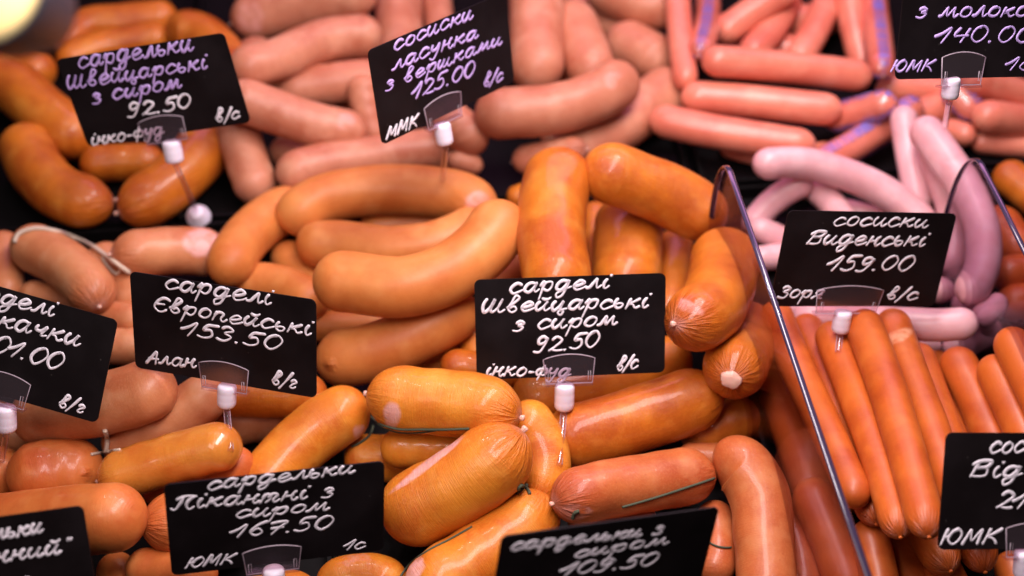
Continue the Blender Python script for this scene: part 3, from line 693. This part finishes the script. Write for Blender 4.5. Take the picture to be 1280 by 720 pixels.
# ------------------------------------------------------------------ handwriting: single-stroke letters
GL = {
'с':(.88,[[(.75,.82),(.5,1),(.15,.75),(.05,.35),(.3,0),(.65,.12),(.9,.3)]]),
'а':(1.08,[[(.75,.85),(.45,1),(.1,.65),(.1,.2),(.35,0),(.7,.45),(.82,.98),(.76,.3),(.86,.02),(1.1,.25)]]),
'р':(.98,[[(.0,.6),(.2,1),(.18,.3),(.1,-.8)],[(.18,.5),(.45,.95),(.75,.9),(.8,.45),(.55,.05),(.3,.2)]]),
'д':(1.1,[[(.75,.85),(.45,1),(.1,.65),(.1,.2),(.35,0),(.7,.45),(.82,1),(.76,0),(.6,-.65),(.3,-.75),(.2,-.45),(.6,-.05),(1.1,.3)]]),
'е':(.95,[[(.1,.42),(.5,.5),(.75,.78),(.5,1),(.2,.8),(.08,.4),(.3,0),(.65,.05),(.95,.3)]]),
'л':(.95,[[(0,.08),(.15,.08),(.4,.6),(.58,1),(.66,.4),(.76,.02),(1,.25)]]),
'м':(1.3,[[(0,.05),(.12,.08),(.3,.6),(.42,1),(.45,.5),(.55,.1),(.75,.6),(.92,1),(.96,.4),(1.06,.02),(1.3,.25)]]),
'ь':(.78,[[(.12,1),(.08,.3),(.3,0),(.6,.12),(.62,.42),(.4,.52),(.12,.38)]]),
'к':(.98,[[(.15,1),(.05,0)],[(.78,1),(.42,.68),(.12,.48),(.45,.4),(.66,.06),(.95,.2)]]),
'и':(1.05,[[(.15,1),(.06,.3),(.2,.02),(.5,.3),(.72,1),(.64,.3),(.74,.02),(1.05,.25)]]),
'й':(1.05,[[(.15,1),(.06,.3),(.2,.02),(.5,.3),(.72,1),(.64,.3),(.74,.02),(1.05,.25)],[(.25,1.38),(.48,1.25),(.78,1.45)]]),
'ц':(1.1,[[(.15,1),(.06,.3),(.2,.02),(.5,.3),(.72,1),(.66,.3),(.72,0),(.92,-.05),(.8,-.5),(.65,-.35),(1.1,.2)]]),
'ш':(1.38,[[(.12,1),(.04,.3),(.15,.02),(.4,.35),(.55,1),(.47,.3),(.58,.02),(.82,.35),(.97,1),(.9,.3),(1,.02),(1.35,.25)]]),
'і':(.52,[[(.2,1),(.12,.3),(.22,.02),(.5,.22)],[(.36,1.42),(.40,1.46)]]),
'з':(.78,[[(.12,.82),(.4,1),(.6,.8),(.3,.55),(.66,.35),(.5,-.02),(.08,.02)]]),
'о':(.92,[[(.48,1),(.12,.7),(.1,.22),(.4,0),(.76,.3),(.76,.78),(.45,1)]]),
'в':(.85,[[(.0,.5),(.3,.9),(.55,1.6),(.38,1.75),(.18,1.1),(.14,.25),(.4,0),(.68,.3),(.48,.6),(.24,.45)]]),
'Ф':(1.1,[[(.52,1.35),(.42,-.35)],[(.5,.9),(.18,.9),(.05,.5),(.25,.22),(.48,.4)],[(.5,.9),(.85,.92),(.97,.5),(.7,.2),(.48,.4)]]),
'у':(.88,[[(.1,1),(.12,.5),(.4,.42),(.7,1),(.6,0),(.3,-.6),(.08,-.4)]]),
'н':(1.0,[[(.15,1),(.05,0)],[(.08,.48),(.65,.55)],[(.75,1),(.64,.2),(.74,0),(1,.22)]]),
'г':(.75,[[(.1,.8),(.38,1),(.6,.82),(.28,.42),(.2,.08),(.42,0),(.7,.2)]]),
'ч':(.95,[[(.15,1),(.12,.62),(.4,.5),(.75,1),(.64,.1),(.95,.2)]]),
'п':(.95,[[(.1,1),(.02,0)],[(.05,.6),(.35,1),(.6,.85),(.55,.2),(.65,0),(.95,.25)]]),
'т':(1.2,[[(.1,1),(.02,0)],[(.05,.6),(.3,1),(.45,.85),(.38,0)],[(.4,.6),(.68,1),(.86,.85),(.78,.2),(.88,0),(1.15,.25)]]),
'я':(.9,[[(.0,.0),(.35,.4),(.7,.5)],[(.75,1),(.35,1),(.15,.7),(.35,.45),(.72,.5)],[(.78,1),(.70,.05),(.85,.05)]]),
'Ш':(1.65,[[(.1,1.5),(.05,.4),(.2,.02),(.5,.4),(.68,1.5),(.6,.4),(.72,.02),(1.05,.4),(1.22,1.5),(1.12,.4),(1.25,.02),(1.6,.25)]]),
'М':(1.3,[[(.0,0),(.12,.7),(.28,1.5),(.4,.9),(.55,.35),(.8,.95),(1.05,1.5),(1.05,.7),(1.05,0)]]),
'Ю':(1.4,[[(.15,1.5),(.0,0)],[(.05,.75),(.45,.8)],[(.9,1.5),(.5,1.15),(.42,.4),(.75,0),(1.15,.4),(1.2,1.1),(.9,1.5)]]),
'К':(1.05,[[(.2,1.5),(.05,0)],[(1,1.5),(.5,1),(.12,.7),(.5,.6),(.98,0)]]),
'Є':(1.05,[[(1,1.3),(.65,1.5),(.2,1.1),(.1,.4),(.45,0),(.95,.25)],[(.15,.78),(.7,.82)]]),
'А':(1.0,[[(0,0),(.3,.8),(.6,1.5),(.72,.7),(.8,0)],[(.12,.6),(.9,.6)]]),
'В':(1.1,[[(.25,1.5),(.05,0)],[(-.05,1.15),(.4,1.5),(.95,1.4),(.8,.95),(.25,.8),(.85,.7),(.9,.2),(.45,0),(.05,.1)]]),
'З':(.95,[[(.15,1.25),(.5,1.5),(.8,1.2),(.35,.8),(.8,.55),(.65,0),(.05,.1)]]),
'П':(1.25,[[(.3,1.4),(.25,.5),(.05,.02),(-.15,.2)],[(.0,1.2),(.4,1.5),(1.1,1.42)],[(.95,1.4),(.82,.2),(.95,0),(1.2,.2)]]),
'0':(1.0,[[(.5,1.5),(.12,1.1),(.1,.4),(.4,0),(.8,.35),(.88,1.1),(.6,1.5),(.38,1.38)]]),
'1':(.7,[[(-.2,.65),(.15,.95),(.5,1.5),(.3,0)]]),
'2':(.95,[[(.1,1.2),(.4,1.5),(.75,1.2),(.45,.5),(.05,.02),(.2,.15),(.45,.05),(.95,.05)]]),
'3':(.9,[[(.15,1.3),(.5,1.5),(.75,1.2),(.35,.82),(.75,.5),(.5,0),(.05,.15)]]),
'4':(.95,[[(.25,1.45),(.1,.65),(.45,.68),(.85,.7)],[(.8,1.4),(.6,0)]]),
'5':(.92,[[(.9,1.5),(.6,1.48),(.35,1.45),(.2,.88),(.6,.9),(.75,.45),(.4,0),(.02,.15)]]),
'6':(.9,[[(.8,1.5),(.3,1.05),(.1,.4),(.4,0),(.72,.35),(.5,.75),(.18,.5)]]),
'7':(.9,[[(.05,1.35),(.4,1.5),(.85,1.45),(.55,.8),(.3,0)],[(.15,.72),(.75,.8)]]),
'9':(.92,[[(.75,1.15),(.45,1.5),(.14,1.2),(.22,.8),(.55,.85),(.76,1.35),(.62,.5),(.38,-.05),(.02,.02)]]),
'.':(.38,[[(.1,.03),(.15,.07)]]), '/':(.7,[[(.65,1.8),(.35,.7),(.0,-.35)]]), '-':(.6,[[(.08,.5),(.5,.52)]]), '"':(.5,[[(.2,1.6),(.18,1.45)],[(.4,1.6),(.38,1.45)]]), ' ':(.7,[])}
def write(text, p0, p1, xh, plane, slant=.32, pen=.00075, seed=0):
    """handwritten line on the card plane; p0, p1 baseline ends and xh (x-height) in card metres"""
    rs = random.Random(seed + len(text) * 7); p0 = np.array(p0); p1 = np.array(p1); d = p1 - p0; Lx = np.linalg.norm(d); d /= Lx; nrm = np.array([-d[1], d[0]])
    wt = sum(GL[c][0] + .1 for c in text); sx = Lx / (wt)
    out = []; x = 0
    for ch in text:
        w, strokes = GL[ch]; jy = rs.uniform(-.06, .06); js = rs.uniform(.94, 1.08); jl = rs.uniform(-.05, .05)
        for st in strokes:
            q = np.array([(px_ * w / w + (py_ * (slant + jl)) * xh / sx, py_ * js + jy) for px_, py_ in st])
            q[:, 0] = (q[:, 0] + x) * sx; q[:, 1] *= xh
            n = max(4, int(5 * len(q))); c2 = catmull(q, n)
            prs = pen * (1 + .30 * np.sin(np.linspace(rs.uniform(0, 3), rs.uniform(4, 7), n)))
            # squash so that the pen stroke is a thin raised ribbon of ink
            P2 = p0 + c2[:, :1] * d + c2[:, 1:] * nrm
            T = np.gradient(P2, axis=0); T /= np.linalg.norm(T, axis=1)[:, None] + 1e-12; NN = np.stack([-T[:, 1], T[:, 0]], 1)
            # round ends
            rr = prs.copy(); P2e = np.vstack([P2[0] - T[0] * pen * .8, P2, P2[-1] + T[-1] * pen * .8]); NNe = np.vstack([NN[0], NN, NN[-1]]); rr = np.concatenate([[rr[0] * .35], rr, [rr[-1] * .35]])
            zt = .00018 + rs.uniform(0, .00006); v = []
            for (a_, b_), (na_, nb_), r_ in zip(P2e, NNe, rr):
                for s_, z_ in ((-1, -.0001), (-.75, zt), (.75, zt), (1, -.0001)):
                    v.append(plane(a_ + na_ * r_ * s_, b_ + nb_ * r_ * s_, z_))
            out.append((np.array(v), grid_faces(len(P2e), 4)))
        x += w + .1
    return merge(out)

def rodr(r):
    r = np.array(r, float); th = np.linalg.norm(r); k = r / th; K = np.array([[0, -k[2], k[1]], [k[2], 0, -k[0]], [-k[1], k[0], 0]])
    return np.eye(3) + math.sin(th) * K + (1 - math.cos(th)) * K @ K
CW, CH = .11, .06
C2W = np.stack([RIGHT, UP, -FWD], 1)
def price_tag(pose, lines, label, clip=None, cap=None, rod_end=None, foot=False, lilac=(), wide=0.030, clipy=None):  # lilac: lines whose ink colour holds the pink lamp's tint
    Rm = C2W @ rodr(pose[:3]); t0 = CAM + C2W @ np.array(pose[3:])
    plane = lambda x, y, z=0: t0 + Rm[:, 0] * x + Rm[:, 1] * y + Rm[:, 2] * z
    def to_card(p):
        r = ray([p])[0]; n = Rm[:, 2]; k = ((t0 - CAM) @ n) / (r @ n); X = CAM + r * k - t0; return np.array([X @ Rm[:, 0], X @ Rm[:, 1]]), k
    base = t0.copy(); root = empty('price_tag', base); tag(root, label, 'price tag', 'black handwritten price tags')
    # card with rounded corners and real thickness
    rc = .0035; out = []
    for cx, cy, a0 in ((CW/2 - rc, CH/2 - rc, 0), (-CW/2 + rc, CH/2 - rc, 90), (-CW/2 + rc, -CH/2 + rc, 180), (CW/2 - rc, -CH/2 + rc, 270)):
        for k in range(7):
            a = math.radians(a0 + k * 15); out.append((cx + rc * math.cos(a), cy + rc * math.sin(a)))
    n = len(out); v = [plane(x, y, -.0008) for x, y in out] + [plane(x, y, 0) for x, y in out]
    f = [tuple(range(n))[::-1], tuple(range(n, 2*n))] + [(i, (i+1) % n, n + (i+1) % n, n + i) for i in range(n)]
    card = link('card', np.array(v), f, M_CARD, root, False)
    for k, (txt, a, b, xh) in enumerate(lines):
        ca, da = to_card(a); cb, _ = to_card(b); h = xh / FPX * da
        pen = .00070 if xh < 12 else .00080
        v, f = write(txt, ca, cb, h * .94, plane, slant=.36 + .03 * (k % 3), pen=pen, seed=k * 31 + int(a[0]))
        link('lettering', v, f, M_INK_TINTED if k in lilac else M_INK, card)
    if cap:
        cc, kd = to_card(cap[0]); cx = to_card(clip)[0][0] if clip else cc[0]; hb = -CH / 2
        # the clear clip: bent plate in front of the card's lower edge, sill below, two slots
        w = wide / 2; pl = []
        ncol = 13; bow = lambda s: .0035 * (1 - s * s)
        vv = []; ff = []
        top = hb + .0115; bot = hb - .0035
        for zz in (.0016, .0028):
            for yy in (0, 1):
                for j in range(ncol):
                    s_ = -1 + 2 * j / (ncol - 1); y = top + bow(s_) * .8 if yy else bot
                    vv.append(plane(cx + s_ * w * (1 if yy else .9), y, zz))
        q = lambda a, b, c: a * 2 * ncol + b * ncol + c
        for j in range(ncol - 1):
            ff += [(q(0,0,j), q(0,1,j), q(0,1,j+1), q(0,0,j+1)), (q(1,0,j), q(1,0,j+1), q(1,1,j+1), q(1,1,j)),
                   (q(0,1,j), q(1,1,j), q(1,1,j+1), q(0,1,j+1)), (q(0,0,j), q(0,0,j+1), q(1,0,j+1), q(1,0,j))]
        ff += [(q(0,0,0), q(1,0,0), q(1,1,0), q(0,1,0)), (q(0,0,ncol-1), q(0,1,ncol-1), q(1,1,ncol-1), q(1,0,ncol-1))]
        cl = link('clip', np.array(vv), ff, M_CLIP, root, False)
        rimP = [plane(cx - w * .9, bot, .0024)] + [plane(cx + s_ * w, top + bow(s_) * .8, .0024) for s_ in np.linspace(-1, 1, 15)] + [plane(cx + w * .9, bot, .0024), plane(cx - w * .88, bot, .0024)]
        v, f = tube(np.array(rimP), .00032, 6); link('clip_rim', v, f, M_EDGE2, cl)
        for sd in (-1, 1):
            pts = [plane(cx + sd * w * .78 + dx, y, .0031) for dx, y in ((-.0007, bot + .002), (-.0007, bot + .0075), (.0007, bot + .0075), (.0007, bot + .002))]
            v, f = tube(np.array(pts), .0002, 5); link('slot', v, f, M_EDGE2, cl)
        v, f = box_on(plane(cx - w * .92, bot - .0014, -.002), Rm[:, 0] * w * 1.84, Rm[:, 1] * .0013, Rm[:, 2] * .0055); link('sill', v, f, M_CLIP, cl, False)
        # white ribbed cap and clear rod
        d = kd; A = at_depth([cap[0]], d - .001)[0]; Bq = at_depth([cap[1]], d + .004)[0]
        ax = Bq - A; ln = np.linalg.norm(ax); ax /= ln; rc_ = cap[2] / 2 / FPX * d
        q_ = [0, .06, .12, .3, .34, .38, .6, .64, .68, .85, .95, 1]; rr = [.8, .95, 1, 1, .985, 1, 1, .985, 1, .98, .82, .5]
        v, f = tube(np.array([A + ax * ln * s_ for s_ in q_]), np.array(rr) * rc_, 20); link('cap', v, f, M_CAP, root)
        if rod_end is not None:
            E = surface(rod_end) if foot != True else on_z([rod_end], .02)[0][0]
            if np.linalg.norm(E - A) > .16: E = A + (E - A) / np.linalg.norm(E - A) * .16
            st = Bq + (E - Bq) * .0
            v, f = tube(np.array([st + (E + (E - st) * .04 - st) * s_ for s_ in np.linspace(0, 1, 10)]), .0019, 12)
            rd = link('rod', v, f, M_CLIP, root)
            sd = np.cross((E - st) / np.linalg.norm(E - st), -FWD); sd /= np.linalg.norm(sd)
            for q in (-1, 1):
                v, f = tube(np.array([st + sd * q * .0017 + (E - st) * s_ for s_ in np.linspace(0, 1, 8)]), .00028, 6); link('rod_edge', v, f, M_EDGE2, rd)
            if foot:
                u = (E - st) / np.linalg.norm(E - st)
                v, f = tube(np.array([E - u * .006, E - u * .004, E + u * .001, E + u * .003, E + u * .007, E + u * .0075]), [.003, .0055, .0058, .0085, .0088, .007], 20); link('foot', v, f, M_CAP, root)
    return root
price_tag([.524,-.12,.1627,-.2242,.1233,-.8814], [('сардельки',(98,86),(243,63),14),('Швейцарські',(84,112),(260,85),12.5),('з сиром',(115,130),(228,109),12),('92.50',(160,147),(241,134),12.5),('інко-Фуд',(114,182),(206,168),10.5),('в/с',(270,153),(300,148),10)],
 'black tag reading 92.50 over the back left heap, tilted up to the right', clip=(206,162), cap=((214,176),(219,204),24), rod_end=(247,268), foot=True, lilac=(0,1,2))
price_tag([.4967,.7257,.2982,-.0404,.1335,-.8501], [('сосиски',(492,64),(592,22),12),('ласунка',(490,88),(598,46),12),('з вершками',(481,114),(628,54),11),('125.00',(516,124),(594,93),13),('ММК',(483,175),(522,157),10.5),('в/с',(604,109),(628,100),10)],
 'steeply tilted black tag reading 125.00 in front of the pink heap', clip=(552,140), cap=((552,154),(557,182),22), rod_end=(553,225), lilac=(0,1,2,3,5))
price_tag([.2554,.4262,.0242,.2545,.1440,-.7620], [('сосиски',(1160,-12),(1280,-12),12),('з молоком',(1144,21),(1308,21),12.5),('140.00',(1170,53),(1290,53),13),('ЮМК',(1114,89),(1166,89),10),('1с',(1258,87),(1290,87),10.5)],
 'black tag reading 140.00 cut off by the top right edge', clip=(1200,83), cap=((1190,97),(1187,124),22), rod_end=(1180,170), lilac=(0,1,2,3,4))
price_tag([.1876,-.1009,-.2616,-.274,-.0314,-.7726], [('сарделі',(-58,366),(68,396),14),('качки',(-4,408),(100,433),14.5),('101.00',(-28,434),(76,463),15.5),('в/г',(72,508),(104,517),11)],
 'black tag reading 101.00 cut off by the left edge', clip=(5,492), cap=((7,508),(8,540),26), rod_end=(2,575))
price_tag([.4079,-.2283,-.102,-.1608,-.0261,-.783], [('сарделі',(205,360),(340,382),14),('Європейські',(190,387),(390,420),13),('153.50',(228,418),(352,438),13.5),('Алан',(183,453),(246,460),12),('в/г',(339,480),(370,486),12)],
 'black tag reading 153.50 between the pinkish brown and the tan sausages', clip=(282,470), cap=((284,481),(283,509),24), rod_end=(288,562))
price_tag([.2634,.0688,.0275,.0339,-.0224,-.811], [('сарделі',(636,367),(762,359),12.5),('Швейцарські',(601,391),(811,384),12.5),('з сиром',(640,414),(772,406),12),('92.50',(667,440),(749,434),13.5),('інко-Фуд',(606,470),(713,471),11.5),('в/с',(770,463),(797,461),11)],
 'black tag reading 92.50 in the centre of the case', clip=(711,466), cap=((706,480),(705,513),25), rod_end=(699,580))
price_tag([.4049,.274,-.059,.2075,.0166,-.8298], [('сосиски',(1040,282),(1160,284),11.5),('Виденські',(1008,305),(1156,308),12.5),('159.00',(1034,338),(1140,338),13.5),('Зоря',(971,372),(1028,373),10.5),('в/с',(1107,374),(1146,375),10.5)],
 'black tag reading 159.00 standing in the lilac sausages', clip=(1058,376), cap=((1054,389),(1050,416),23), rod_end=(1048,440), wide=.044)
price_tag([.5528,.2506,.0111,-.1202,-.1184,-.7218], [('сардельки',(258,613),(444,591),13.5),('Пікантні з',(216,638),(418,620),14),('сиром',(293,648),(412,637),13),('167.50',(290,672),(416,660),14),('ЮМК',(232,710),(292,704),11.5),('1с',(430,688),(456,685),11)],
 'black tag reading 167.50 at the front beside the golden sausages', clip=(340,697), cap=((342,710),(343,745),28), rod_end=(345,800))
price_tag([.5763,.3439,-.0257,.0437,-.1336,-.6693], [('сардельки з',(637,689),(829,667),12.5),('сиром',(716,698),(836,679),11),('109.50',(700,720),(820,706),14)],
 'black tag reading 109.50 cut off by the bottom edge', clip=(745,765), cap=((745,775),(745,800),24))
price_tag([.1139,.162,-.0304,.2695,-.1030,-.7130], [('сосиски',(1236,566),(1345,566),14.5),('Віденські',(1212,596),(1400,596),14),('215.00',(1244,636),(1360,636),15),('ЮМК',(1176,681),(1248,679),12.5)],
 'black tag in front of the frankfurters cut off by the right edge', clip=(1288,672), cap=((1282,688),(1280,722),28), rod_end=(1280,760))
price_tag([.35,.22,.075,-.2600,-.1395,-.6800], [('сардельки',(-92,688),(54,666),14),('вітамінний"',(-125,722),(88,690),14),('129.00',(-70,756),(40,740),15)],
 'black tag ending in a quote mark at the bottom left corner')

# ------------------------------------------------------------------ blurred yellow glass reflection, built as a glowing lamp (top left corner)
def lamp():
    C = at_depth([(-22, -24)], .44)[0]; R = .0195
    n = -FWD; u = RIGHT; w = UP
    root = empty('yellow_reflection_lamp', C); tag(root, 'out of focus round yellow reflection, built as a lamp, in the top left corner', 'lamp')
    a = np.linspace(0, 2*np.pi, 48, endpoint=False)
    rings = []
    for rr, z in ((1.0, 0), (1.02, .004), (1.05, .004), (1.08, .002), (1.08, -.012), (1.0, -.03), (.8, -.045)):
        rings.append([C + (u*np.cos(x) + w*np.sin(x))*R*rr + n*z for x in a])
    link('reflection_dark_rim', np.array(rings).reshape(-1, 3), grid_faces(len(rings), 48), simple('dark_reflection_metal', (.02, .025, .035), .4), root)
    rings = []
    for rr, z in ((.99, .0005), (.9, .003), (.7, .006), (.4, .0085), (.02, .0095)):
        rings.append([C + (u*np.cos(x) + w*np.sin(x))*R*rr + n*z for x in a])
    m, nt, b = newmat('glowing_yellow_reflection'); b.inputs['Base Color'].default_value = (.8, .6, .25, 1)
    b.inputs['Emission Color'].default_value = (1, .74, .32, 1); b.inputs['Emission Strength'].default_value = .45
    link('reflection_disc', np.array(rings).reshape(-1, 3), grid_faces(len(rings), 48), m, root)
lamp()
print('objects', len(SC.objects), 'tris', sum(len(o.data.polygons) * 2 for o in SC.objects if o.type == 'MESH'))
